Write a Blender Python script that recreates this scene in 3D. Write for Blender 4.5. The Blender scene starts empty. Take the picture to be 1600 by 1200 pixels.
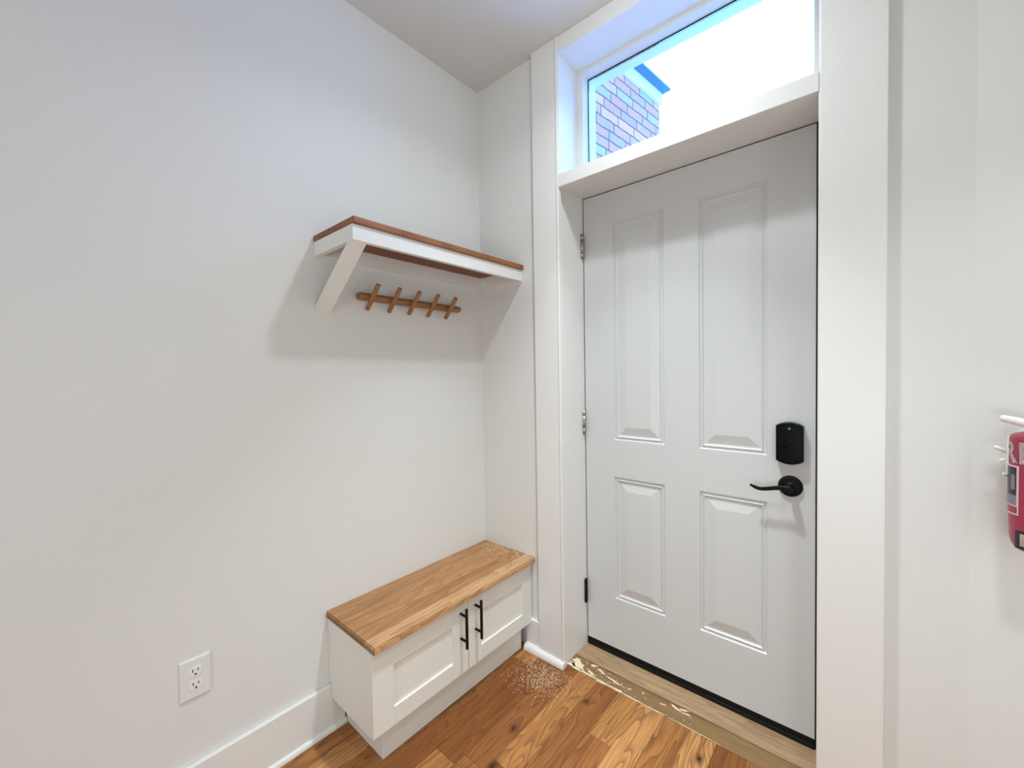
import bpy, bmesh, math, random
from mathutils import Vector, Matrix
random.seed(7)
S = bpy.context.scene
COL = S.collection

# ------------------------------------------------------------------ camera
cam_d = bpy.data.cameras.new('camera')
cam = bpy.data.objects.new('camera', cam_d); COL.objects.link(cam)
YAW, PITCH, ROLL = -0.7139, -0.0268, -0.0162
CAM = Vector((1.4658, -1.4665, 1.2688))
fw = Vector((math.sin(YAW)*math.cos(PITCH), math.cos(YAW)*math.cos(PITCH), math.sin(PITCH)))
rt = fw.cross(Vector((0, 0, 1))).normalized(); up = rt.cross(fw)
r2 = math.cos(ROLL)*rt + math.sin(ROLL)*up
u2 = -math.sin(ROLL)*rt + math.cos(ROLL)*up
m = Matrix((r2, u2, -fw)).transposed().to_4x4(); m.translation = CAM
cam.matrix_world = m
cam_d.sensor_width = 36; cam_d.lens = 644.4932/1600*36; cam_d.clip_start = .01
S.camera = cam

# ------------------------------------------------------------------ world, lamps, exposure
w = bpy.data.worlds.new('sky'); S.world = w; w.use_nodes = True
bg = w.node_tree.nodes['Background']
bg.inputs['Color'].default_value = (.150, .385, 1.0, 1); bg.inputs['Strength'].default_value = 7.6

def bulb(name, loc, power, radius, col):
    l = bpy.data.lights.new(name, 'POINT'); l.shadow_soft_size = radius; l.energy = power; l.color = col
    o = bpy.data.objects.new(name, l); o.location = loc; COL.objects.link(o); return o
def disk(name, loc, power, size, col, spread=170):
    l = bpy.data.lights.new(name, 'AREA'); l.shape = 'DISK'; l.size = size; l.energy = power
    l.color = col; l.spread = math.radians(spread)
    o = bpy.data.objects.new(name, l); o.location = loc; COL.objects.link(o); return o
bulb('ceiling_lamp', (.866, -.44, 2.49), 2.5, .04, (.885, 1.0, 1.05))             # flush light above the entry
disk('downlight_and_fill', (.93, -.455, 2.58), 5.6, .08, (.885, 1.0, 1.05), 150)
disk('downlight_and_fill', (.866, -.44, 2.60), 6.3, .10, (.885, 1.0, 1.05), 70)
disk('downlight_and_fill', (1.75, -.95, 2.60), 6.3, .20, (.885, 1.0, 1.04), 95)  # added fill from above, brightens the lower right of the door wall
disk('downlight_and_fill', (1.15, -1.95, 2.60), 2.4, .13, (.86, 1.0, 1.06), 100)
o = disk('fill_light', (2.30, -1.35, 1.2), 5.6, 1.2, (.885, 1.0, 1.05), 180)  # added fill at the right wall, lifts the shade under the shelf
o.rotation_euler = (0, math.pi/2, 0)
o = disk('fill_light', (1.6, -4.15, .6), 22.5, 1.1, (.90, 1.0, 1.05), 180)  # added fill at the far wall, brightens the lower door wall
o.rotation_euler = (math.pi/2, 0, 0)

S.view_settings.view_transform = 'Standard'; S.view_settings.look = 'None'
S.view_settings.exposure = 0.0; S.view_settings.gamma = 1.0; S.view_settings.use_curve_mapping = False

# ------------------------------------------------------------------ materials
def mat(name, col, rough=.5, metal=0.0, bump=0.0, bscale=200, spec=.5, coat=0):
    m = bpy.data.materials.new(name); m.use_nodes = True; nt = m.node_tree; b = nt.nodes['Principled BSDF']
    b.inputs['Base Color'].default_value = (*col, 1); b.inputs['Roughness'].default_value = rough
    b.inputs['Metallic'].default_value = metal; b.inputs['Specular IOR Level'].default_value = spec
    b.inputs['Coat Weight'].default_value = coat
    tc = nt.nodes.new('ShaderNodeTexCoord'); nz = nt.nodes.new('ShaderNodeTexNoise')
    nz.inputs['Scale'].default_value = bscale; nz.inputs['Detail'].default_value = 3
    nt.links.new(tc.outputs['Object'], nz.inputs['Vector'])
    mx = nt.nodes.new('ShaderNodeMapRange'); mx.inputs['To Min'].default_value = .97; mx.inputs['To Max'].default_value = 1.03
    nt.links.new(nz.outputs['Fac'], mx.inputs['Value'])
    mul = nt.nodes.new('ShaderNodeVectorMath'); mul.operation = 'SCALE'; mul.inputs[0].default_value = col
    nt.links.new(mx.outputs[0], mul.inputs['Scale']); nt.links.new(mul.outputs[0], b.inputs['Base Color'])
    if bump:
        bp = nt.nodes.new('ShaderNodeBump'); bp.inputs['Strength'].default_value = bump; bp.inputs['Distance'].default_value = .002
        nt.links.new(nz.outputs['Fac'], bp.inputs['Height']); nt.links.new(bp.outputs[0], b.inputs['Normal'])
    return m

class N:
    """tiny node helper"""
    def __init__(s, nt): s.nt = nt
    def v(s, x, sock):
        if isinstance(x, (int, float)): sock.default_value = x
        elif isinstance(x, tuple): sock.default_value = x
        else: s.nt.links.new(x, sock)
    def math(s, op, a, b=0.0, c=None):
        n = s.nt.nodes.new('ShaderNodeMath'); n.operation = op; s.v(a, n.inputs[0]); s.v(b, n.inputs[1])
        if c is not None: s.v(c, n.inputs[2])
        return n.outputs[0]
    def comb(s, x, y, z):
        n = s.nt.nodes.new('ShaderNodeCombineXYZ')
        for i, q in enumerate((x, y, z)): s.v(q, n.inputs[i])
        return n.outputs[0]
    def noise(s, vec, scale=1, detail=2, dist=0):
        n = s.nt.nodes.new('ShaderNodeTexNoise'); n.inputs['Scale'].default_value = scale
        n.inputs['Detail'].default_value = detail; n.inputs['Distortion'].default_value = dist
        s.nt.links.new(vec, n.inputs['Vector']); return n.outputs['Fac']
    def white(s, vec):
        n = s.nt.nodes.new('ShaderNodeTexWhiteNoise'); n.noise_dimensions = '3D'; s.nt.links.new(vec, n.inputs['Vector']); return n.outputs['Value']
    def ramp(s, fac, stops):
        n = s.nt.nodes.new('ShaderNodeValToRGB'); cr = n.color_ramp
        while len(cr.elements) < len(stops): cr.elements.new(.5)
        for e, (p, c) in zip(cr.elements, stops): e.position = p; e.color = (*c, 1)
        s.nt.links.new(fac, n.inputs[0]); return n.outputs['Color']
    def mix(s, fac, a, b, mode='MIX'):
        n = s.nt.nodes.new('ShaderNodeMix'); n.data_type = 'RGBA'; n.blend_type = mode
        s.v(fac, n.inputs['Factor'])
        for q, i in ((a, 6), (b, 7)):
            if isinstance(q, tuple): n.inputs[i].default_value = (*q, 1)
            else: s.nt.links.new(q, n.inputs[i])
        return n.outputs[2]
    def rng(s, x, a, b, c=0., d=1.):
        n = s.nt.nodes.new('ShaderNodeMapRange'); s.v(x, n.inputs['Value'])
        for k, q in zip(('From Min', 'From Max', 'To Min', 'To Max'), (a, b, c, d)): n.inputs[k].default_value = q
        return n.outputs[0]

def wood(name, pal, dark, width, length, seam=.5, seam_w=.0012, xoff=0., tone_spread=1.0, rings=11., ring_amt=.55, fiber=.4,
         rough=.38, knots=(), streak=.5, axis='Y', coat=.0, swirl=2.2, tones=None, spec=.5):
    m = bpy.data.materials.new(name); m.use_nodes = True; nt = m.node_tree; b = nt.nodes['Principled BSDF']; n = N(nt)
    tc = nt.nodes.new('ShaderNodeTexCoord'); sp = nt.nodes.new('ShaderNodeSeparateXYZ'); nt.links.new(tc.outputs['Object'], sp.inputs[0])
    X, Y, Z = sp.outputs
    if axis == 'X': X, Y = Y, X
    u = n.math('DIVIDE', n.math('SUBTRACT', X, xoff), width); i = n.math('FLOOR', u); fu = n.math('SUBTRACT', u, i)
    ro = n.white(n.comb(i, 3.7, 1.3))
    v = n.math('ADD', n.math('DIVIDE', Y, length), n.math('MULTIPLY', ro, 7.0)); j = n.math('FLOOR', v); fv = n.math('SUBTRACT', v, j)
    rnd = n.white(n.comb(i, j, 2.1)); rnd2 = n.white(n.comb(i, j, 9.4)); sh = n.math('MULTIPLY', rnd, 40.0)
    # knots bend the grain around them
    kd = None; XX = X
    for (kx, ky, kr) in knots:
        dx = n.math('SUBTRACT', X, kx); dy = n.math('MULTIPLY', n.math('SUBTRACT', Y, ky), .55)
        d = n.math('SQRT', n.math('ADD', n.math('MULTIPLY', dx, dx), n.math('MULTIPLY', dy, dy)))
        d = n.math('DIVIDE', d, kr)
        kd = d if kd is None else n.math('MINIMUM', kd, d)
        sw = n.math('POWER', 2.718, n.math('MULTIPLY', n.math('MULTIPLY', d, d), -.06))
        XX = n.math('SUBTRACT', XX, n.math('MULTIPLY', dx, n.math('MULTIPLY', sw, .75)))
    g = n.comb(n.math('MULTIPLY', XX, 9.0), n.math('MULTIPLY', Y, 1.1), n.math('ADD', sh, n.math('MULTIPLY', Z, 2.0)))
    big = n.noise(g, 1.0, 2.0, .3)
    wob = n.noise(n.comb(n.math('MULTIPLY', XX, 40), n.math('MULTIPLY', Y, 14), sh), 1.0, 2)
    rr = n.math('ADD', n.math('MULTIPLY', big, rings*swirl), n.math('MULTIPLY', wob, .55))
    rg = n.math('FRACT', rr)                                  # saw tooth: soft start, hard late-wood line
    rg = n.math('POWER', rg, 2.2)
    fb = n.noise(n.comb(n.math('MULTIPLY', XX, 330), n.math('MULTIPLY', Y, 9), n.math('ADD', sh, n.math('MULTIPLY', Z, 40))), 1.0, 3)
    st = n.noise(n.comb(n.math('MULTIPLY', XX, 26), n.math('MULTIPLY', Y, 1.6), n.math('ADD', sh, 11.0)), 1.0, 3, .6)
    tone = n.math('ADD', n.math('MULTIPLY', n.math('SUBTRACT', rnd2, .5), tone_spread), .5)
    if tones:
        tn = nt.nodes.new('ShaderNodeValToRGB'); tn.color_ramp.interpolation = 'CONSTANT'
        while len(tn.color_ramp.elements) < len(tones): tn.color_ramp.elements.new(.5)
        for k, e in enumerate(tn.color_ramp.elements): e.position = k/len(tones); e.color = (tones[k],)*3 + (1,)
        nt.links.new(n.math('DIVIDE', n.math('ADD', i, .5), float(len(tones))), tn.inputs[0]); tone = tn.outputs['Color']
    tone = n.math('ADD', tone, n.math('MULTIPLY', n.math('SUBTRACT', big, .5), .5))
    base = n.ramp(tone, [(0.0, pal[0]), (.35, pal[1]), (.65, pal[2]), (1.0, pal[3])])
    c = n.mix(n.math('MULTIPLY', rg, ring_amt), base, dark, 'MIX')
    c = n.mix(n.math('MULTIPLY', n.rng(st, .56, .78), streak), c, dark)
    c = n.mix(n.math('MULTIPLY', n.rng(fb, .45, .75), fiber), c, tuple(q*.55 for q in dark))
    if kd is not None:
        kn = n.math('ADD', kd, n.math('MULTIPLY', n.math('SUBTRACT', wob, .5), .9))
        c = n.mix(n.rng(kn, 1.0, 3.4, .75, 0.), c, tuple(q*.6 for q in dark))
        c = n.mix(n.rng(kn, .55, 1.1, .95, 0.), c, (.03, .012, .006))
    e1 = n.math('MINIMUM', fu, n.math('SUBTRACT', 1.0, fu)); e1 = n.math('MULTIPLY', e1, width)
    e2 = n.math('MINIMUM', fv, n.math('SUBTRACT', 1.0, fv)); e2 = n.math('MULTIPLY', e2, length)
    ed = n.math('MINIMUM', e1, e2); sm = n.rng(ed, seam_w*.3, seam_w, 1., 0.)
    c = n.mix(n.math('MULTIPLY', sm, seam), c, tuple(q*.35 for q in dark))
    nt.links.new(c, b.inputs['Base Color']); b.inputs['Roughness'].default_value = rough
    b.inputs['Coat Weight'].default_value = coat; b.inputs['Coat Roughness'].default_value = .2; b.inputs['Specular IOR Level'].default_value = spec
    bp = nt.nodes.new('ShaderNodeBump'); bp.inputs['Strength'].default_value = .25; bp.inputs['Distance'].default_value = .0008
    h = n.math('SUBTRACT', n.math('MULTIPLY', fb, .4), sm); nt.links.new(h, bp.inputs['Height']); nt.links.new(bp.outputs[0], b.inputs['Normal'])
    return m

M_WALL = mat('wall_paint', (.79, .78, .755), .55, bump=.12, bscale=260, spec=.35)
M_CEIL = mat('ceiling_paint', (.72, .70, .68), .7, bump=.1, bscale=200, spec=.2)
M_TRIM = mat('trim_paint', (.83, .815, .79), .35, bump=.05, bscale=90)
M_DOOR = mat('door_paint', (.66, .665, .66), .38, bump=.06, bscale=120)
M_CAB = mat('cabinet_paint', (.82, .80, .745), .4, bump=.03, bscale=80)
M_SHELFW = mat('shelf_paint', (.86, .85, .83), .4, bump=.03, bscale=80)
M_BLACK = mat('black_metal', (.006, .005, .005), .34, spec=.15)
M_BLKPL = mat('black_plastic', (.0025, .0025, .0025), .2, spec=.12)
M_RUBBER = mat('black_rubber', (.008, .007, .006), .5, bump=.3, bscale=60, spec=.25)
M_STEEL = mat('brushed_steel', (.42, .40, .38), .35, .9)
M_PLATE = mat('white_plastic', (.82, .80, .79), .3)
M_RECEP = mat('receptacle_plastic', (.86, .85, .83), .3)
M_DARK = mat('slot_dark', (.02, .018, .016), .6)
M_RED = mat('red_enamel', (.36, .035, .055), .38, coat=.2)
M_LABR = mat('label_red', (.36, .03, .07), .35)
M_LABW = mat('label_pale_pink', (.86, .62, .64), .4)
M_LABK = mat('label_black', (.02, .014, .03), .3)
M_LABG = mat('label_grey', (.22, .2, .24), .35)
M_CHROME = mat('chrome', (.75, .73, .76), .12, 1.0)
M_CREAM = mat('cream_plastic', (.84, .81, .76), .4)
M_FASCIA = mat('fascia_paint', (.85, .85, .84), .5)
M_ROOF = mat('soffit_metal', (.05, .16, .19), .6)
M_GROUND = mat('alley_concrete', (.78, .78, .76), .9, bump=.3, bscale=20)
M_DUST = mat('sawdust', (.80, .62, .38), .9)
M_PUTTY = mat('dried_putty', (.80, .66, .44), .8, bump=.4, bscale=80)

OAK = ((.25, .085, .022), (.41, .165, .047), (.55, .25, .078), (.68, .36, .14))
KN = ((.5515, -.540, .0065), (.5115, -.387, .0055), (.6475, -.118, .0042), (1.053, -.087, .0055), (.83, -.62, .005), (.20, -1.32, .005))
M_FLOOR = wood('oak_floor', OAK, (.12, .034, .009), .09, .95, seam=.8, xoff=.002, knots=KN, rings=9, ring_amt=.66, fiber=.42, rough=.42, streak=.8, tone_spread=1.05, spec=.3)
SEAT = ((.36, .155, .058), (.46, .225, .09), (.56, .30, .135), (.68, .41, .21))
M_SEAT = wood('oak_bench_top', SEAT, (.20, .075, .024), .0652, 60.0, seam=.6, seam_w=.0014, xoff=-.15, rings=7, ring_amt=.4, fiber=.5, rough=.42, streak=.6, tones=(.42, .52, .44, .28, .86), spec=.3)
M_SEATEND = wood('oak_end_grain', tuple(tuple(c*.62 for c in q) for q in SEAT), (.10, .035, .012), .0652, 60.0, seam=.6, xoff=-.15, rings=5, ring_amt=.3, fiber=.6, rough=.5, streak=.3, tones=(.42, .52, .44, .28, .86), spec=.25)
SH = ((.20, .068, .022), (.25, .088, .03), (.30, .115, .042), (.35, .145, .06))
M_SHELF = wood('stained_oak_shelf', SH, (.11, .03, .010), .09, 60.0, seam=.3, rings=6, ring_amt=.4, fiber=.2, rough=.5, streak=.35)
PEG = ((.29, .115, .036), (.34, .145, .048), (.38, .165, .056), (.42, .19, .068))
M_PEG = wood('oiled_peg_wood', PEG, (.18, .065, .02), .5, 3.0, seam=0, rings=5, ring_amt=.3, fiber=.3, rough=.4)
OLD = ((.34, .21, .115), (.42, .265, .148), (.48, .315, .18), (.54, .365, .215))
M_SILL = wood('worn_sill_wood', OLD, (.17, .10, .055), 5, 50.0, seam=0, rings=5, ring_amt=.35, fiber=.5, rough=.65, axis='X', streak=.5, spec=.2)
OLD2 = ((.20, .112, .046), (.25, .142, .060), (.29, .168, .075), (.34, .205, .098))
M_STRIP = wood('worn_strip_wood', OLD2, (.13, .07, .032), 5, 50.0, seam=0, rings=5, ring_amt=.35, fiber=.5, rough=.65, axis='X', streak=.5, spec=.2)

def glass_mat():
    m = bpy.data.materials.new('window_glass'); m.use_nodes = True; nt = m.node_tree; nt.nodes.clear()
    out = nt.nodes.new('ShaderNodeOutputMaterial'); mx = nt.nodes.new('ShaderNodeMixShader')
    t = nt.nodes.new('ShaderNodeBsdfTransparent'); g = nt.nodes.new('ShaderNodeBsdfGlossy'); g.inputs['Roughness'].default_value = .02
    f = nt.nodes.new('ShaderNodeFresnel'); f.inputs['IOR'].default_value = 1.3; t.inputs['Color'].default_value = (.96, .98, .99, 1)
    nt.links.new(f.outputs[0], mx.inputs[0]); nt.links.new(t.outputs[0], mx.inputs[1]); nt.links.new(g.outputs[0], mx.inputs[2])
    nt.links.new(mx.outputs[0], out.inputs[0]); return m
M_GLASS = glass_mat()

def brick_mat():
    m = bpy.data.materials.new('old_brick'); m.use_nodes = True; nt = m.node_tree; b = nt.nodes['Principled BSDF']; n = N(nt)
    tc = nt.nodes.new('ShaderNodeTexCoord'); sp = nt.nodes.new('ShaderNodeSeparateXYZ'); nt.links.new(tc.outputs['Object'], sp.inputs[0])
    Y, Z = sp.outputs[1], sp.outputs[2]
    rip = n.noise(n.comb(0., n.math('MULTIPLY', Y, 11), n.math('MULTIPLY', Z, 11)), 1, 2)
    Zr = n.math('ADD', Z, n.math('MULTIPLY', n.math('SUBTRACT', rip, .5), .016))
    v = n.math('DIVIDE', Zr, .068); j = n.math('FLOOR', v); fv = n.math('SUBTRACT', v, j)
    u = n.math('ADD', n.math('DIVIDE', Y, .205), n.math('MULTIPLY', n.white(n.comb(j, 1., 4.)), 1.0)); i = n.math('FLOOR', u); fu = n.math('SUBTRACT', u, i)
    r = n.white(n.comb(i, j, 5.5)); r3 = n.white(n.comb(i, j, 1.5))
    c = n.ramp(r, [(0, (.58, .22, .13)), (.22, (.66, .26, .17)), (.42, (.46, .25, .17)), (.60, (.88, .33, .20)), (.75, (.38, .28, .18)), (.9, (.40, .36, .20))])
    sp2 = n.noise(n.comb(0., n.math('MULTIPLY', Y, 45), n.math('MULTIPLY', Z, 45)), 1, 3)
    c = n.mix(n.rng(sp2, .5, .75, 0, .5), c, (.80, .36, .22))
    c = n.mix(n.math('MULTIPLY', r3, .25), c, (.75, .32, .2))
    e = n.math('MINIMUM', n.math('MULTIPLY', n.math('MINIMUM', fu, n.math('SUBTRACT', 1., fu)), .205), n.math('MULTIPLY', n.math('MINIMUM', fv, n.math('SUBTRACT', 1., fv)), .068))
    mo = n.rng(e, .003, .0055, 1., 0.)
    c = n.mix(mo, c, (.20, .085, .05)); nt.links.new(c, b.inputs['Base Color']); b.inputs['Roughness'].default_value = .85
    bp = nt.nodes.new('ShaderNodeBump'); bp.inputs['Distance'].default_value = .008; bp.inputs['Strength'].default_value = .7
    nt.links.new(n.math('SUBTRACT', n.math('MULTIPLY', sp2, .4), mo), bp.inputs['Height']); nt.links.new(bp.outputs[0], b.inputs['Normal'])
    return m
M_BRICK = brick_mat()

# ------------------------------------------------------------------ mesh helpers
def box(bm, a, b, bev=0.0, seg=2):
    vs = [bm.verts.new((x, y, z)) for x in (a[0], b[0]) for y in (a[1], b[1]) for z in (a[2], b[2])]
    F = [(0, 1, 3, 2), (4, 6, 7, 5), (0, 4, 5, 1), (2, 3, 7, 6), (0, 2, 6, 4), (1, 5, 7, 3)]
    fs = [bm.faces.new([vs[i] for i in f]) for f in F]
    if bev:
        es = list({e for f in fs for e in f.edges})
        bmesh.ops.bevel(bm, geom=es, offset=bev, segments=seg, affect='EDGES', profile=.5)
def prism(bm, poly, axis, a, b):
    """extrude a polygon of (p,q) along an axis; x:(y,z) y:(x,z) z:(x,y)"""
    def P(p, q, t): return {'x': (t, p, q), 'y': (p, t, q), 'z': (p, q, t)}[axis]
    A = [bm.verts.new(P(p, q, a)) for p, q in poly]; B = [bm.verts.new(P(p, q, b)) for p, q in poly]
    n = len(poly); bm.faces.new(A); bm.faces.new(B[::-1])
    for i in range(n): bm.faces.new((A[i], B[i], B[(i+1) % n], A[(i+1) % n]))
def tube(bm, pts, rad, seg=14, cap=True, flat=1.0, side=None):
    pts = [Vector(p) for p in pts]; R = rad if isinstance(rad, (list, tuple)) else [rad]*len(pts); rings = []
    for k, p in enumerate(pts):
        d = (pts[min(k+1, len(pts)-1)] - pts[max(k-1, 0)]).normalized()
        s = Vector(side) if side else (Vector((0, 0, 1)) if abs(d.z) < .9 else Vector((1, 0, 0)))
        a = d.cross(s).normalized(); b = a.cross(d).normalized()
        rings.append([bm.verts.new(p + a*R[k]*math.cos(t)*flat + b*R[k]*math.sin(t)) for t in (2*math.pi*i/seg for i in range(seg))])
    for k in range(len(rings)-1):
        for i in range(seg):
            f = bm.faces.new((rings[k][i], rings[k][(i+1) % seg], rings[k+1][(i+1) % seg], rings[k+1][i])); f.smooth = True
    if cap: bm.faces.new(rings[0][::-1]); bm.faces.new(rings[-1])
def lathe(bm, prof, cx, cy, seg=48):
    rings = []
    for r, z in prof:
        rings.append([bm.verts.new((cx + r*math.cos(2*math.pi*i/seg), cy + r*math.sin(2*math.pi*i/seg), z)) for i in range(seg)])
    for k in range(len(rings)-1):
        for i in range(seg):
            f = bm.faces.new((rings[k][i], rings[k][(i+1) % seg], rings[k+1][(i+1) % seg], rings[k+1][i])); f.smooth = True
    bm.faces.new(rings[0][::-1]); bm.faces.new(rings[-1])
def obj(name, bm, m, parent=None):
    bmesh.ops.recalc_face_normals(bm, faces=bm.faces[:])
    me = bpy.data.meshes.new(name); bm.to_mesh(me); bm.free(); me.materials.append(m)
    o = bpy.data.objects.new(name, me); COL.objects.link(o)
    if parent is not None:
        o.parent = parent
        q = parent; off = Vector((0, 0, 0))
        while q is not None: off += q.location; q = q.parent
        me.transform(Matrix.Translation(-off))
        if name != 'x': me.update()
    return o
def BM(): return bmesh.new()
def boxo(name, a, b, m, parent=None, bev=0.0):
    bm = BM(); box(bm, a, b, bev); return obj(name, bm, m, parent)
def struct(o, label=None):
    o['kind'] = 'structure'
    if label: o['label'] = label
    return o
def thing(name, label, cat, loc):
    o = bpy.data.objects.new(name, None); COL.objects.link(o); o.location = loc; o.empty_display_size = .05
    o['label'] = label; o['category'] = cat; return o
def tag(o, label, cat, kind=None):
    o['label'] = label; o['category'] = cat
    if kind: o['kind'] = kind
    return o
# objects under an Empty have their own origin; keep wood patterns in world space by baking offsets is not needed

# ------------------------------------------------------------------ room shell
H = 2.6473; T = .25; BACK = -4.2; RX = 2.33; KX = 1.654; SPL = math.radians(15)
JL, JR, JRD = .4745, 1.3555, 1.3405
struct(boxo('floor', (-.1, BACK-.1, -.12), (RX+.1, .006, 0), M_FLOOR))
struct(boxo('ceiling', (-.1, BACK-.1, H), (RX+.1, T, H+.12), M_CEIL))
struct(boxo('wall_left', (-.12, BACK-.1, 0), (0, T, H), M_WALL))
bm = BM()
box(bm, (0, 0, 0), (JL-.02, T, H)); box(bm, (JR+.02, 0, 0), (KX, T, H)); box(bm, (JL-.02, 0, 2.60), (JR+.02, T, H))
struct(obj('wall_back', bm, M_WALL)); R0 = .1895
ex, ey = math.cos(SPL), -math.sin(SPL)
EX, EY = RX, -(RX-KX)*math.tan(SPL)
bm = BM(); prism(bm, [(KX, 0), (EX+.1, EY-.1*math.tan(SPL)), (EX+.1, T), (KX, T)], 'z', 0, H)
struct(obj('wall_back_splayed', bm, M_WALL)).name = 'wall_corner'
struct(boxo('wall_right', (RX, BACK-.1, 0), (RX+.12, EY, H), M_WALL))
struct(boxo('wall_front', (0, BACK-.12, 0), (RX, BACK, H), M_WALL))

# baseboards
def baseboard(name, a, b, z, cap=True):
    bm = BM(); box(bm, a, b, .004, 3); return struct(obj(name, bm, M_TRIM))
baseboard('baseboard_left', (0, BACK, 0), (.016, -.757, .163), .163)
bm = BM()
prism(bm, [(.016, 0), (.027, 0), (.0265, .006), (.0245, .011), (.021, .0145), (.016, .016)], 'y', BACK, -.757)
struct(obj('trim_1', bm, M_TRIM))                                  # quarter round along the left baseboard
baseboard('baseboard_back', (.27, -.014, 0), (.3505, 0, .140), .14)
bm = BM()
prism(bm, [(-.014, 0), (-.038, 0), (-.037, .010), (-.033, .019), (-.026, .025), (-.014, .027)], 'x', .272, .487)
struct(obj('trim_2', bm, M_TRIM))                                  # quarter round below the casing

# door casing
bm = BM()
prism(bm, [(.3506, -.0005), (.3506, -.019), (.352, -.020), (.472, -.020), (.4725, -.0175), (.4755, -.0175), (.476, -.022), (.479, -.0245), (.483, -.0235), (.485, -.021), (.485, -.0005)], 'z', 0, H)
struct(obj('trim_3', bm, M_TRIM))
boxc = BM(); box(boxc, (1.3575, -.021, 0), (1.500, -.0005, H), .0025, 2)
struct(obj('trim_4', boxc, M_TRIM))
bm = BM()
prism(bm, [(-.0005, H), (-.018, H), (-.018, 2.588), (-.023, 2.585), (-.023, 2.5785), (-.0005, 2.5785)], 'x', .485, 1.3575)
struct(obj('trim_5', bm, M_TRIM))
# jambs and transom bar
bm = BM()
box(bm, (JL-.02, -.018, 0), (JL, T, 2.60)); box(bm, (JR, -.018, 0), (JR+.02, T, 2.60)); box(bm, (JRD, R0-.003, 0), (JR, T, 2.053)); box(bm, (JL, -.0004, 2.5785), (JR, T, 2.60)); box(bm, (JL, -.018, 2.0895), (.488, T, 2.5785))
struct(obj('trim_6', bm, M_TRIM))
bm = BM()
prism(bm, [(-.022, 2.0895), (-.0225, 2.088), (-.0225, 2.0375), (-.021, 2.036), (.186, 2.0535), (T, 2.0535), (T, 2.0895)], 'x', JL, JR)
struct(obj('trim_7', bm, M_TRIM))

# ------------------------------------------------------------------ transom window
win = bpy.data.objects.new('window_1', None); COL.objects.link(win); win.location = (.91, .155, 2.0895); struct(win, 'transom window over the entry door')
JLT = .488; IL, IR, IZ0, IZ1 = .512, 1.332, 2.115, 2.5655
def ring(bm, x0, x1, z0, z1, wl, wr, wb, wt, y0, y1):
    box(bm, (x0, y0, z0), (x0+wl, y1, z1)); box(bm, (x1-wr, y0, z0), (x1, y1, z1))
    box(bm, (x0+wl, y0, z0), (x1-wr, y1, z0+wb)); box(bm, (x0+wl, y0, z1-wt), (x1-wr, y1, z1))
bm = BM(); ring(bm, JLT, JR, 2.0895, 2.5785, IL-JLT, JR-IR, IZ0-2.0895, 2.5785-IZ1, .135, .182); obj('window_stop', bm, M_TRIM, win)
bm = BM(); ring(bm, JLT, JR, 2.0895, 2.5785, IL-JLT, JR-IR, IZ0-2.0895, 2.5785-IZ1, .190, T); obj('window_frame', bm, M_TRIM, win)
bm = BM(); ring(bm, JLT, JR, 2.0895, 2.5785, IL-JLT+.0035, JR-IR+.003, IZ0-2.0895+.003, 2.5785-IZ1+.0045, .182, .190); obj('gasket', bm, M_RUBBER, win)
boxo('pane', (IL+.0036, .1845, IZ0+.0031), (IR-.0031, .1875, IZ1-.0046), M_GLASS, win)

# ------------------------------------------------------------------ entry door
R0 = .1895
door = bpy.data.objects.new('door_1', None); COL.objects.link(door); door.location = (JL, R0, .031); struct(door, 'white four panel entry door with black hardware')
DX0, DX1, DZ0, DZ1 = .4782, 1.3350, .036, 2.0495
bm = BM()
xs = [DX0, .619, .842, .9745, 1.199, DX1]; zs = [DZ0, .2615, .805, .968, 1.915, DZ1]
def q4(a, b, c, d): bm.faces.new([bm.verts.new(v) for v in (a, b, c, d)])
prof = [(0, 0), (.004, .006), (.009, .006), (.014, .002), (.018, .007), (.021, .008), (.024, .008), (.058, .0005), (.060, .0005)]
for i in range(5):
    for j in range(5):
        x0, x1, z0, z1 = xs[i], xs[i+1], zs[j], zs[j+1]
        if i in (1, 3) and j in (1, 3):
            for k in range(len(prof)-1):
                (d0, h0), (d1, h1) = prof[k], prof[k+1]
                A = [(x0+d0, R0+h0, z0+d0), (x1-d0, R0+h0, z0+d0), (x1-d0, R0+h0, z1-d0), (x0+d0, R0+h0, z1-d0)]
                B = [(x0+d1, R0+h1, z0+d1), (x1-d1, R0+h1, z0+d1), (x1-d1, R0+h1, z1-d1), (x0+d1, R0+h1, z1-d1)]
                for s in range(4): q4(A[s], A[(s+1) % 4], B[(s+1) % 4], B[s])
            q4(*B)
        else: q4((x0, R0, z0), (x1, R0, z0), (x1, R0, z1), (x0, R0, z1))
box_y = R0+.044
q4((DX0, box_y, DZ0), (DX0, box_y, DZ1), (DX1, box_y, DZ1), (DX1, box_y, DZ0))
q4((DX0, R0, DZ0), (DX0, R0, DZ1), (DX0, box_y, DZ1), (DX0, box_y, DZ0)); q4((DX1, R0, DZ0), (DX1, box_y, DZ0), (DX1, box_y, DZ1), (DX1, R0, DZ1))
q4((DX0, R0, DZ1), (DX1, R0, DZ1), (DX1, box_y, DZ1), (DX0, box_y, DZ1)); q4((DX0, R0, DZ0), (DX0, box_y, DZ0), (DX1, box_y, DZ0), (DX1, R0, DZ0))
bmesh.ops.remove_doubles(bm, verts=bm.verts[:], dist=1e-5)
obj('door_leaf', bm, M_DOOR, door)
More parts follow.
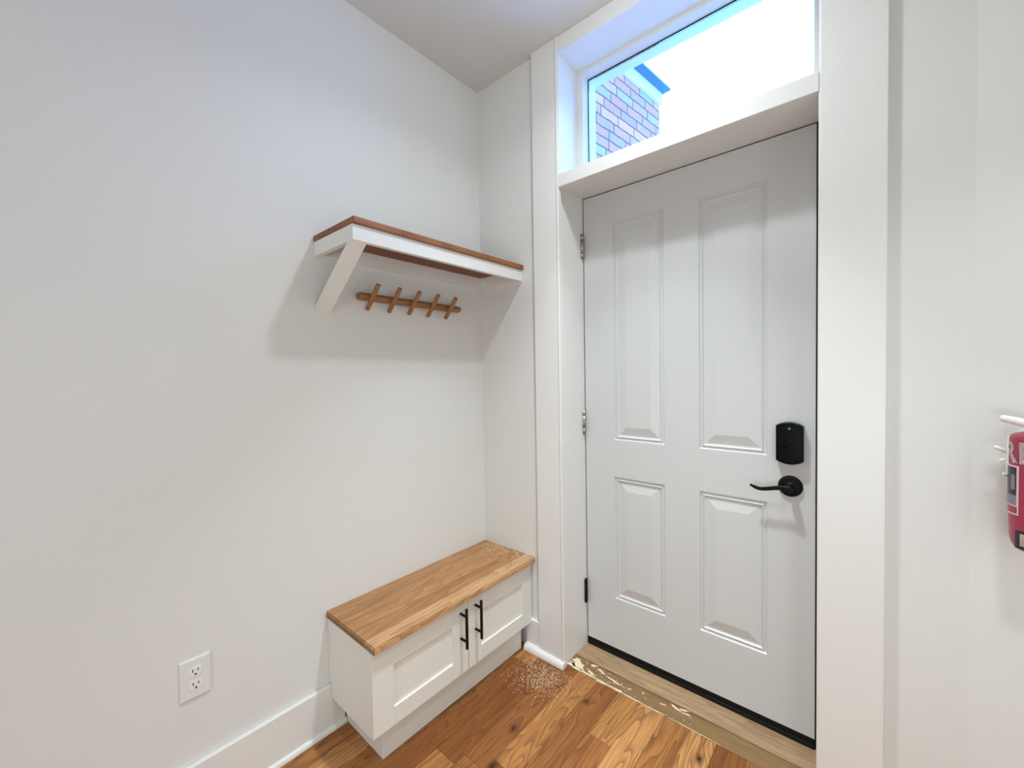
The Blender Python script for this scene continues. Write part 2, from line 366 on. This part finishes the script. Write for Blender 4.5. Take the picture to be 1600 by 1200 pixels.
# weather strip in the gap, sweep
bm = BM(); box(bm, (JL+.0001, R0+.0012, .003), (DX0-.0001, R0+.03, 2.0494)); box(bm, (DX1+.0001, R0+.0012, .003), (JRD-.0001, R0+.03, 2.0494)); box(bm, (JL+.0001, R0+.0012, DZ1), (JRD-.0001, R0+.03, 2.0529))
obj('weatherstrip', bm, M_RUBBER, door)
bm = BM(); box(bm, (DX0+.0005, R0+.003, .0015), (DX1, R0+.043, .0356), .002); box(bm, (DX0+.0005, R0-.004, .0015), (DX1, R0+.003, .016), .0015)
obj('door_sweep', bm, M_RUBBER, door)
for z0, mm, lb in ((1.785, M_STEEL, None), (.988, M_STEEL, None), (.205, M_BLACK, 'black hinge')):
    h = BM()
    cx, cy = .4790, R0-.0165
    zc = [z0, z0+.022, z0+.0225, z0+.080, z0+.0805, z0+.102]
    for a, b in ((0, 1), (2, 3), (4, 5)):
        tube(h, [(cx, cy, zc[a]), (cx, cy, zc[b])], .0078, 16)
    tube(h, [(cx, cy, z0-.005), (cx, cy, z0+.107)], .0045, 12)
    box(h, (JL+.0001, R0-.018, z0), (JL+.0022, R0+.02, z0+.102))
    o = obj('hinge', h, mm, door)
    if lb: o['label'] = lb
# keypad dead bolt body
cx, cz = 1.2665, 1.019
def arch(w, h, r, k, n=10):
    pts = []
    for s in (1, -1):
        for i in range(n+1):
            t = 1-2*i/n; x = t*w/2*s
            pts.append((x, s*(h/2 + r*(1-t*t)**.9)))
    return pts
def loft(bm, loops):
    L = [[bm.verts.new(v) for v in l] for l in loops]; n = len(L[0])
    for a, b in zip(L, L[1:]):
        for i in range(n):
            bm.faces.new((a[i], a[(i+1) % n], b[(i+1) % n], b[i]))
    bm.faces.new(L[0][::-1]); bm.faces.new(L[-1])
bm = BM()
loops = []
for y, dw in ((R0-.0005, 0), (R0-.022, 0), (R0-.026, .002), (R0-.0275, .006), (R0-.0275, .010), (R0-.025, .012), (R0-.025, .020)):
    loops.append([(cx+px*(1-dw/.078), y, cz+pz*(1-dw/.12)) for px, pz in arch(.0775, .116, .0125, 1)])
loft(bm, loops)
lock = obj('deadbolt_lock', bm, M_BLKPL, door)
bm = BM(); tube(bm, [(cx-.018, R0-.0255, cz-.002), (cx-.018, R0-.034, cz-.002)], .0125, 20)
p0 = Vector((cx-.026, R0-.036, cz+.012)); p1 = Vector((cx-.010, R0-.036, cz-.016)); tube(bm, [p0, p0.lerp(p1, .5), p1], [.0035, .005, .0035], 10)
obj('thumb_turn', bm, M_BLKPL, lock)
bm = BM(); tube(bm, [(cx, R0-.0252, cz+.050), (cx, R0-.0268, cz+.050)], .0035, 12); obj('status_light', bm, M_LABG, lock)
# lever handle
cx, cz = 1.267, .872
bm = BM()
prf = [(.0355, 0), (.0355, .004), (.034, .007), (.030, .010), (.020, .0125), (.013, .014), (.0115, .018), (.011, .042), (.012, .046), (.010, .052), (.004, .055)]
rings = []
for r, d in prf: rings.append([(cx+r*math.cos(t*math.pi/18), R0-.0003-d, cz+r*math.sin(t*math.pi/18)) for t in range(36)])
loft(bm, rings)
for f in bm.faces: f.smooth = True
lev = obj('door_handle', bm, M_BLACK, door)
bm = BM()
pts, rad = [], []
for t in range(17):
    s = t/16; x = cx - .112*s
    z = cz + .001 - .0165*math.sin(min(s/.78, 1.0)*math.pi*.5)**2 + (.012*max(0, (s-.70)/.30)**1.6) + .003*math.sin(s*math.pi)
    pts.append((x, R0-.048+.006*s, z)); rad.append(.0078*(1-.25*s) if s < .93 else .0045)
tube(bm, pts, rad, 14, flat=.7); obj('lever', bm, M_BLACK, lev)
boxo('strike_plate', (1.3352, R0-.0035, .834), (1.3403, R0+.001, .875), M_BLACK, door, .001)['label'] = 'black strike plate at the door edge'
# threshold boards
struct(boxo('trim_8', (JL+.0002, .086, -.02), (JR, R0+.05, .0012), M_SILL))
struct(boxo('subfloor', (JL-.02, .0065, -.12), (JR+.02, T, -.021), M_DARK))  # unseen dark subfloor, added to keep sky light out of the threshold gap
bm = BM(); box(bm, (JL+.0002, .0062, -.02), (JR, .0822, .0006)); struct(obj('trim_9', bm, M_STRIP))

# ------------------------------------------------------------------ storage bench
L = .8125; D = .3197
bench = thing('storage_bench', 'low white storage bench with an oak seat in the corner', 'bench', (.15, -.40, 0))
bm = BM()
prism(bm, [(0.001, .4025), (.2795, .4025), (.2795, .118), (.0175, .118), (.0175, .166), (.001, .166)], 'y', -.8068, -.006)
obj('carcass', bm, M_CAB, bench)
boxo('plinth', (.0175, -.755, .0005), (.260, -.039, .1175), M_CAB, bench, .001)
def shaker(y0, y1, z0, z1, x0, x1, st, name, bar_y):
    bm = BM(); rb, rtp = .0605, .0725
    box(bm, (x0, y0, z0), (x1, y0+st, z1), .0012); box(bm, (x0, y1-st, z0), (x1, y1, z1), .0012)
    box(bm, (x0, y0+st, z0), (x1, y1-st, z0+rb), .0012); box(bm, (x0, y0+st, z1-rtp), (x1, y1-st, z1), .0012)
    box(bm, (x0+.004, y0+st-.004, z0+rb-.004), (x1-.007, y1-st+.004, z1-rtp+.004))
    d = obj('door', bm, M_CAB, bench)
    h = BM()
    tube(h, [(x1+.034, bar_y, .2385), (x1+.034, bar_y, .2398), (x1+.034, bar_y, .3888), (x1+.034, bar_y, .390)], [.0042, .0056, .0056, .0042], 16)
    for z in (.265, .3605): tube(h, [(x1+.0002, bar_y, z), (x1+.034, bar_y, z)], .0048, 12)
    obj('handle', h, M_BLACK, d)['label'] = 'black bar handle'
    return d
shaker(-.8088, -.4035, .125, .3985, .2805, .300, .076, 'door', -.4405)
shaker(-.4000, -.0075, .125, .3985, .2805, .300, .068, 'door', -.3635)
bm = BM()
box(bm, (0.001, -L, .4027), (D, -.001, .427), 0)
bmesh.ops.bevel(bm, geom=[e for e in bm.edges if all(abs(v.co.x-D) < 1e-5 for v in e.verts) or all(abs(v.co.y+L) < 1e-5 for v in e.verts)], offset=.0035, segments=2, affect='EDGES')
seat = obj('seat', bm, M_SEAT, bench); seat['label'] = 'oak plank seat'; seat.data.materials.append(M_SEATEND)
for f in seat.data.polygons:
    if f.normal.y < -.8: f.material_index = 1

# ------------------------------------------------------------------ coat shelf
SD = .268; SZ0, SZ1, SZ2 = 1.686, 1.7355, 1.7570; SL = .8175
shelf = thing('wall_shelf', 'white wall shelf with a stained wood top above the peg rail', 'shelf', (.13, -.41, SZ0))
bm = BM(); box(bm, (.0005, -SL-.002, SZ1), (SD+.010, -.001, SZ2), .004, 3); obj('shelf_board', bm, M_SHELF, shelf)
boxo('front_apron', (SD-.019, -SL, SZ0), (SD, -.001, SZ1-.0003), M_SHELFW, shelf, .001)
boxo('side_apron', (.0005, -SL, SZ0), (SD-.0192, -SL+.019, SZ1-.0003), M_SHELFW, shelf, .001)
boxo('side_apron', (.0005, -.020, SZ0), (SD-.0192, -.001, SZ1-.0003), M_SHELFW, shelf, .001)
boxo('back_cleat', (.0005, -SL+.0192, SZ0), (.019, -.0202, SZ1-.0003), M_SHELFW, shelf, .001)
bm = BM(); prism(bm, [(.262, SZ0-.0002), (.236, SZ0-.0002), (.0005, 1.516), (.0005, 1.494), (.006, 1.494)], 'y', -SL-.0005, -SL+.050); obj('brace', bm, M_SHELFW, shelf)

# ------------------------------------------------------------------ peg rail
rail = thing('peg_rail', 'wooden peg rail with five slanted pegs below the shelf', 'coat rack', (0, -.417, 1.566))
bm = BM()
loops = []
for y, s in ((-.668, .55), (-.6665, .8), (-.663, .95), (-.658, 1), (-.176, 1), (-.171, .95), (-.1675, .8), (-.166, .55)):
    loops.append([(.0205+.020*s*math.cos(t*math.pi/10), y, 1.566+.0145*s*math.sin(t*math.pi/10)) for t in range(20)])
loft(bm, loops)
for f in bm.faces: f.smooth = len(f.verts) == 4
obj('rail', bm, M_PEG, rail)
for yc in (-.631, -.537, -.4435, -.347, -.249):
    bm = BM()
    a = Vector((.026, yc-.006, 1.516)); b = Vector((.086, yc+.010, 1.606))
    tube(bm, [a, a.lerp(b, .03), a.lerp(b, .97), b], [.0062, .0088, .0088, .0075], 18); obj('peg', bm, M_PEG, rail)

# ------------------------------------------------------------------ wall outlet
out = thing('wall_outlet', 'white duplex wall outlet on the left wall above the baseboard', 'outlet', (0, -1.1915, .407))
yc, zc = -1.1915, .4072
bm = BM(); loops = []
for x, s in ((.0003, 0), (.0030, 0), (.0052, .0012), (.0062, .0035)):
    a, b = .0365-s, .0575-s; loops.append([(x, yc-a, zc-b), (x, yc+a, zc-b), (x, yc+a, zc+b), (x, yc-a, zc+b)])
loft(bm, loops); obj('cover_plate', bm, M_PLATE, out)
for s in (1, -1):
    z = zc+s*.0195; bm = BM(); lp = []
    for x, q in ((.0058, 1.0), (.0070, 1.0), (.0074, .96)):
        l = []
        for t in range(28):
            a = 2*math.pi*t/28; l.append((x, yc+.0172*q*math.cos(a), z+q*max(-.0135, min(.0135, .0172*math.sin(a)))))
        lp.append(l)
    loft(bm, lp); r = obj('receptacle', bm, M_RECEP, out)
    bm = BM(); box(bm, (.0070, yc-.0075, z-.0005), (.0077, yc-.0053, z+.0085)); box(bm, (.0070, yc+.0053, z+.0005), (.0077, yc+.0073, z+.0080))
    tube(bm, [(.0070, yc, z-.0075), (.0077, yc, z-.0075)], .0027, 12); obj('slots', bm, M_DARK, r)
bm = BM(); tube(bm, [(.006, yc, zc), (.0072, yc, zc)], .003, 12); obj('screw', bm, M_PLATE, out)

# ------------------------------------------------------------------ fire extinguisher on the splayed wall
EXX, EXY = 1.7405, -.084; ER = .042
ext = thing('fire_extinguisher', 'red fire extinguisher hanging at the right edge of the photo', 'fire extinguisher', (EXX, EXY, .868))
bm = BM()
lathe(bm, [(.018, .868), (.028, .870), (.036, .877), (.0405, .888), (ER, .903), (ER, 1.112), (.0412, 1.1165), (.038, 1.1195), (.024, 1.125), (.014, 1.130)], EXX, EXY, 64)
obj('cylinder', bm, M_RED, ext)
bm = BM(); lathe(bm, [(.014, 1.1302), (.014, 1.142), (.011, 1.143), (.011, 1.158), (.006, 1.160)], EXX, EXY, 24); obj('valve', bm, M_CHROME, ext)
bm = BM()
tube(bm, [(EXX+.03, EXY-.014, 1.126), (EXX, EXY-.013, 1.136), (EXX-.035, EXY-.006, 1.148), (EXX-.054, EXY, 1.1525), (EXX-.058, EXY, 1.1515)], [.0085, .0085, .0085, .0075, .004], 14, flat=.9)
obj('lever', bm, M_CREAM, ext)['label'] = 'cream squeeze lever'
view = math.atan2(CAM.y-EXY, CAM.x-EXX)                             # side of the can that faces into the hall
def cyl(a, z, r=ER+.0004): return (EXX+r*math.cos(a), EXY+r*math.sin(a), z)
FACE = math.pi + .02                                                # label is centred towards the left wall
def patch(name, a0, a1, z0, z1, m, par, r, zc0=0., n=14, th=.0004):
    bm = BM(); lp = []
    A, B = [], []
    for i in range(n+1):
        a = a0+(a1-a0)*i/n; s = math.sin(math.pi*i/n)
        A.append((a, z0-zc0*s)); B.append((a, z1))
    for (p, q) in zip(range(n), range(1, n+1)):
        vs = [bm.verts.new(cyl(A[p][0], A[p][1], r)), bm.verts.new(cyl(A[q][0], A[q][1], r)), bm.verts.new(cyl(B[q][0], B[q][1], r)), bm.verts.new(cyl(B[p][0], B[p][1], r))]
        bm.faces.new(vs)
    bmesh.ops.remove_doubles(bm, verts=bm.verts[:], dist=1e-6)
    g = bmesh.ops.solidify(bm, geom=bm.faces[:], thickness=th)
    return obj(name, bm, m, par)
# angles increase counter clockwise; seen from the hall, FACE is the left silhouette
lab = patch('label', FACE-1.2, FACE+1.75, .925, 1.110, M_LABR, ext, ER+.0006)
txt = bpy.data.curves.new('lettering', 'FONT'); txt.body = 'FIRE'; txt.size = .062; txt.align_x = 'LEFT'; txt.offset = .0016; txt.resolution_u = 4
to = bpy.data.objects.new('lettering', txt); COL.objects.link(to)
bpy.context.view_layer.update()
me = bpy.data.meshes.new_from_object(to.evaluated_get(bpy.context.evaluated_depsgraph_get()))
bpy.data.objects.remove(to)
bm = BM(); bm.from_mesh(me)
for k in range(60):
    bmesh.ops.bisect_plane(bm, geom=bm.verts[:]+bm.edges[:]+bm.faces[:], plane_co=(k*.004, 0, 0), plane_no=(1, 0, 0))
xmin = min(v.co.x for v in bm.verts); xmax = max(v.co.x for v in bm.verts); ymax = max(v.co.y for v in bm.verts)
WID = 2.62                                                          # angle spanned by the four letters
for v in bm.verts:
    a = FACE - WID*.515 + WID*(v.co.x-xmin)/(xmax-xmin); z = 1.0605 + .0445*v.co.y/ymax
    v.co = cyl(a, z, ER+.0013)
bmesh.ops.solidify(bm, geom=bm.faces[:], thickness=.0004)
obj('lettering', bm, M_LABW, lab)
patch('picture_border', FACE-1.0, FACE+.64, .948, 1.0535, M_LABW, lab, ER+.0013)
patch('picture_ground', FACE-.95, FACE+.585, .951, 1.0505, M_LABR, lab, ER+.0017)
patch('picture_band', FACE-.95, FACE+.59, .966, 1.0505, M_LABW, lab, ER+.0021)
patch('picture', FACE-.92, FACE+.56, .969, 1.0505, M_LABK, lab, ER+.0025)
patch('picture_base', FACE-.92, FACE+.56, .969, .9905, M_LABG, lab, ER+.0028)
patch('picture_figure', FACE+.30, FACE+.50, 1.002, 1.034, M_LABG, lab, ER+.0029)
patch('service_tag', FACE+.50, FACE+1.5, .878, .917, M_LABK, ext, ER+.0006)
patch('tag_strip', FACE+.72, FACE+1.3, .885, .911, M_CHROME, ext, ER+.0011)
# wall bracket
nx, ny = -math.sin(SPL), -math.cos(SPL)
br = thing('wall_bracket', 'white wall bracket with short prongs behind the red extinguisher', 'bracket', (EXX, EXY+.05, 1.0))
bm = BM(); lp = []
ctr = math.atan2(-ny, -nx)
NA = 26
inner, outer = [], []
for i in range(NA+1):
    a = ctr - 1.75 + 3.5*i/NA; inner.append((EXX+(ER+.0008)*math.cos(a), EXY+(ER+.0008)*math.sin(a))); outer.append((EXX+(ER+.0045)*math.cos(a), EXY+(ER+.0045)*math.sin(a)))
prism(bm, inner+outer[::-1], 'z', 1.028, 1.112); obj('cradle', bm, M_CREAM, br)
s0 = (EXX-KX)/ex
bm = BM()
wx, wy = KX+ex*(.09+.015), ey*(.09+.015)
def wl(s, d, z): return (KX+ex*s+nx*d, ey*s+ny*d, z)
vs = []
for s in (.070, .125):
    for d in (.0005, .0135):
        for z in (.93, 1.12): vs.append(bm.verts.new(wl(s, d, z)))
for f in [(0, 1, 3, 2), (4, 6, 7, 5), (0, 4, 5, 1), (2, 3, 7, 6), (0, 2, 6, 4), (1, 5, 7, 3)]: bm.faces.new([vs[i] for i in f])
obj('back_plate', bm, M_CREAM, br)
for (xa, za, xb, zb, rr) in ((1.6995, 1.076, 1.6765, 1.0885, .0042), (1.6985, 1.062, 1.6835, 1.0585, .003), (1.6985, 1.024, 1.6895, 1.0305, .0025)):
    bm = BM(); a = Vector((xa, EXY+.012, za)); b = Vector((xb, EXY+.004, zb)); tube(bm, [a, a.lerp(b, .9), b], [rr, rr, rr*.5], 12); obj('prong', bm, M_CREAM, br)

# ------------------------------------------------------------------ sawdust and putty
def flecks(n, fx, size, zbase, thick=.0006, seed=1):
    rd = random.Random(seed); bm = BM()
    for k in range(n):
        x, y = fx(rd); a = rd.uniform(0, 3.14); long_ = rd.random() < .18; l = size*(rd.uniform(1.6, 3.2) if long_ else rd.uniform(.3, 1.5)); wdt = size*(rd.uniform(.15, .3) if long_ else rd.uniform(.2, .5)); z = zbase + rd.uniform(0, .0005)
        c, s = math.cos(a), math.sin(a); h = thick*rd.uniform(.5, 1.6)
        P = [(l, wdt*.3), (.3*l, wdt), (-l*.8, wdt*.5), (-l, -wdt*.2), (-.2*l, -wdt), (.7*l, -wdt*.8)]
        A = [bm.verts.new((x+c*p-s*q, y+s*p+c*q, z)) for p, q in P]; B = [bm.verts.new((x+c*p*.85-s*q*.85, y+s*p*.85+c*q*.85, z+h)) for p, q in P]
        bm.faces.new(A[::-1]); bm.faces.new(B)
        for i in range(6): bm.faces.new((A[i], A[(i+1) % 6], B[(i+1) % 6], B[i]))
    return bm
def fl(rd):
    while True:
        x = rd.gauss(.44, .06); y = rd.gauss(-.125, .055)
        if x > .30 and y < -.045 and y > -.28: return x, y
tag(obj('sawdust', flecks(1000, fl, .0021, .0003, seed=3), M_DUST), 'pale sawdust scattered on the floor in front of the casing', 'sawdust', 'stuff')
def fl2(rd):
    while True:
        y = -abs(rd.gauss(.0, .06))-.004; x = rd.uniform(.03, .31)
        if y > -.25: return x, y
tag(obj('sawdust', flecks(520, fl2, .0024, .4273, seed=5), M_DUST), 'fine sawdust on the right end of the oak bench seat', 'sawdust', 'stuff')
# putty smears on the threshold strip
def blob(bm, cx, cy, rx, ry, ang, z, rd, h=.0012, n=22):
    c, s = math.cos(ang), math.sin(ang); A, B = [], []
    ph = [rd.uniform(0, 6.28) for _ in range(4)]
    for i in range(n):
        t = 2*math.pi*i/n; k = 1+.22*math.sin(3*t+ph[0])+.16*math.sin(5*t+ph[1])+.12*math.sin(8*t+ph[2])
        p, q = rx*k*math.cos(t), ry*k*math.sin(t)
        A.append(bm.verts.new((cx+c*p-s*q, cy+s*p+c*q, z))); B.append(bm.verts.new((cx+.8*(c*p-s*q), cy+.8*(s*p+c*q), z+h)))
    bm.faces.new(A[::-1]); bm.faces.new(B)
    for i in range(n): bm.faces.new((A[i], A[(i+1) % n], B[(i+1) % n], B[i]))
rd = random.Random(11); bm = BM()
for (x, y, rx, ry, an) in ((.520, .030, .034, .022, -.2), (.497, .020, .02, .012, .1), (.500, .055, .018, .012, .4), (.66, .0095, .06, .006, .02), (.585, .028, .022, .006, -.35), (.545, .012, .05, .007, 0), (.575, .072, .014, .006, .4), (.615, .062, .02, .0045, -.3), (.60, .010, .05, .004, .03),
                           (.672, .048, .026, .0035, -.1), (.70, .041, .018, .003, .1), (.70, .0085, .045, .0035, 0), (.775, .0085, .05, .0025, 0), (.86, .0085, .05, .0018, 0), (1.0, .0085, .09, .0012, 0),
                           (.925, .069, .024, .004, -.3), (.95, .078, .016, .004, .3), (.965, .066, .012, .003, .1), (.88, .055, .012, .002, .2), (.80, .06, .006, .003, 0), (.75, .045, .007, .003, .5)):
    blob(bm, x, y, rx, ry, an, .0007, rd)
for k in range(70):
    blob(bm, .49+abs(rd.gauss(0, .2)), rd.uniform(.012, .08), rd.uniform(.0008, .003), rd.uniform(.0008, .002), rd.uniform(0, 3), .0007, rd, .0008, 9)
tag(obj('putty_smears', bm, M_PUTTY), 'dried cream putty smeared over the worn threshold strip', 'putty', 'stuff')

# ------------------------------------------------------------------ outside
struct(boxo('ground', (-8, T+.02, -.35), (10, 14, -.2), M_GROUND))
TH = math.radians(7); PX, PY = .185, 1.862
bld = thing('brick_building', 'old brick building with white fascia seen through the transom', 'building', (PX, PY, -.2))
bld.rotation_euler = (0, 0, -TH)
def loc(bm_name, a, b, m, nm):
    bm = BM(); box(bm, a, b); bmesh.ops.recalc_face_normals(bm, faces=bm.faces[:])
    me = bpy.data.meshes.new(nm); bm.to_mesh(me); bm.free(); me.materials.append(m)
    o = bpy.data.objects.new(nm, me); COL.objects.link(o); o.parent = bld; return o
loc('', (-1.6, -1.35, 0), (0, 0, 3.59), M_BRICK, 'wall')
loc('', (-1.6, -1.35, 3.59), (.022, .008, 3.672), M_FASCIA, 'fascia')
loc('', (-1.6, -1.35, 3.6723), (.085, .022, 3.685), M_ROOF, 'roof')
bpy.context.view_layer.update()
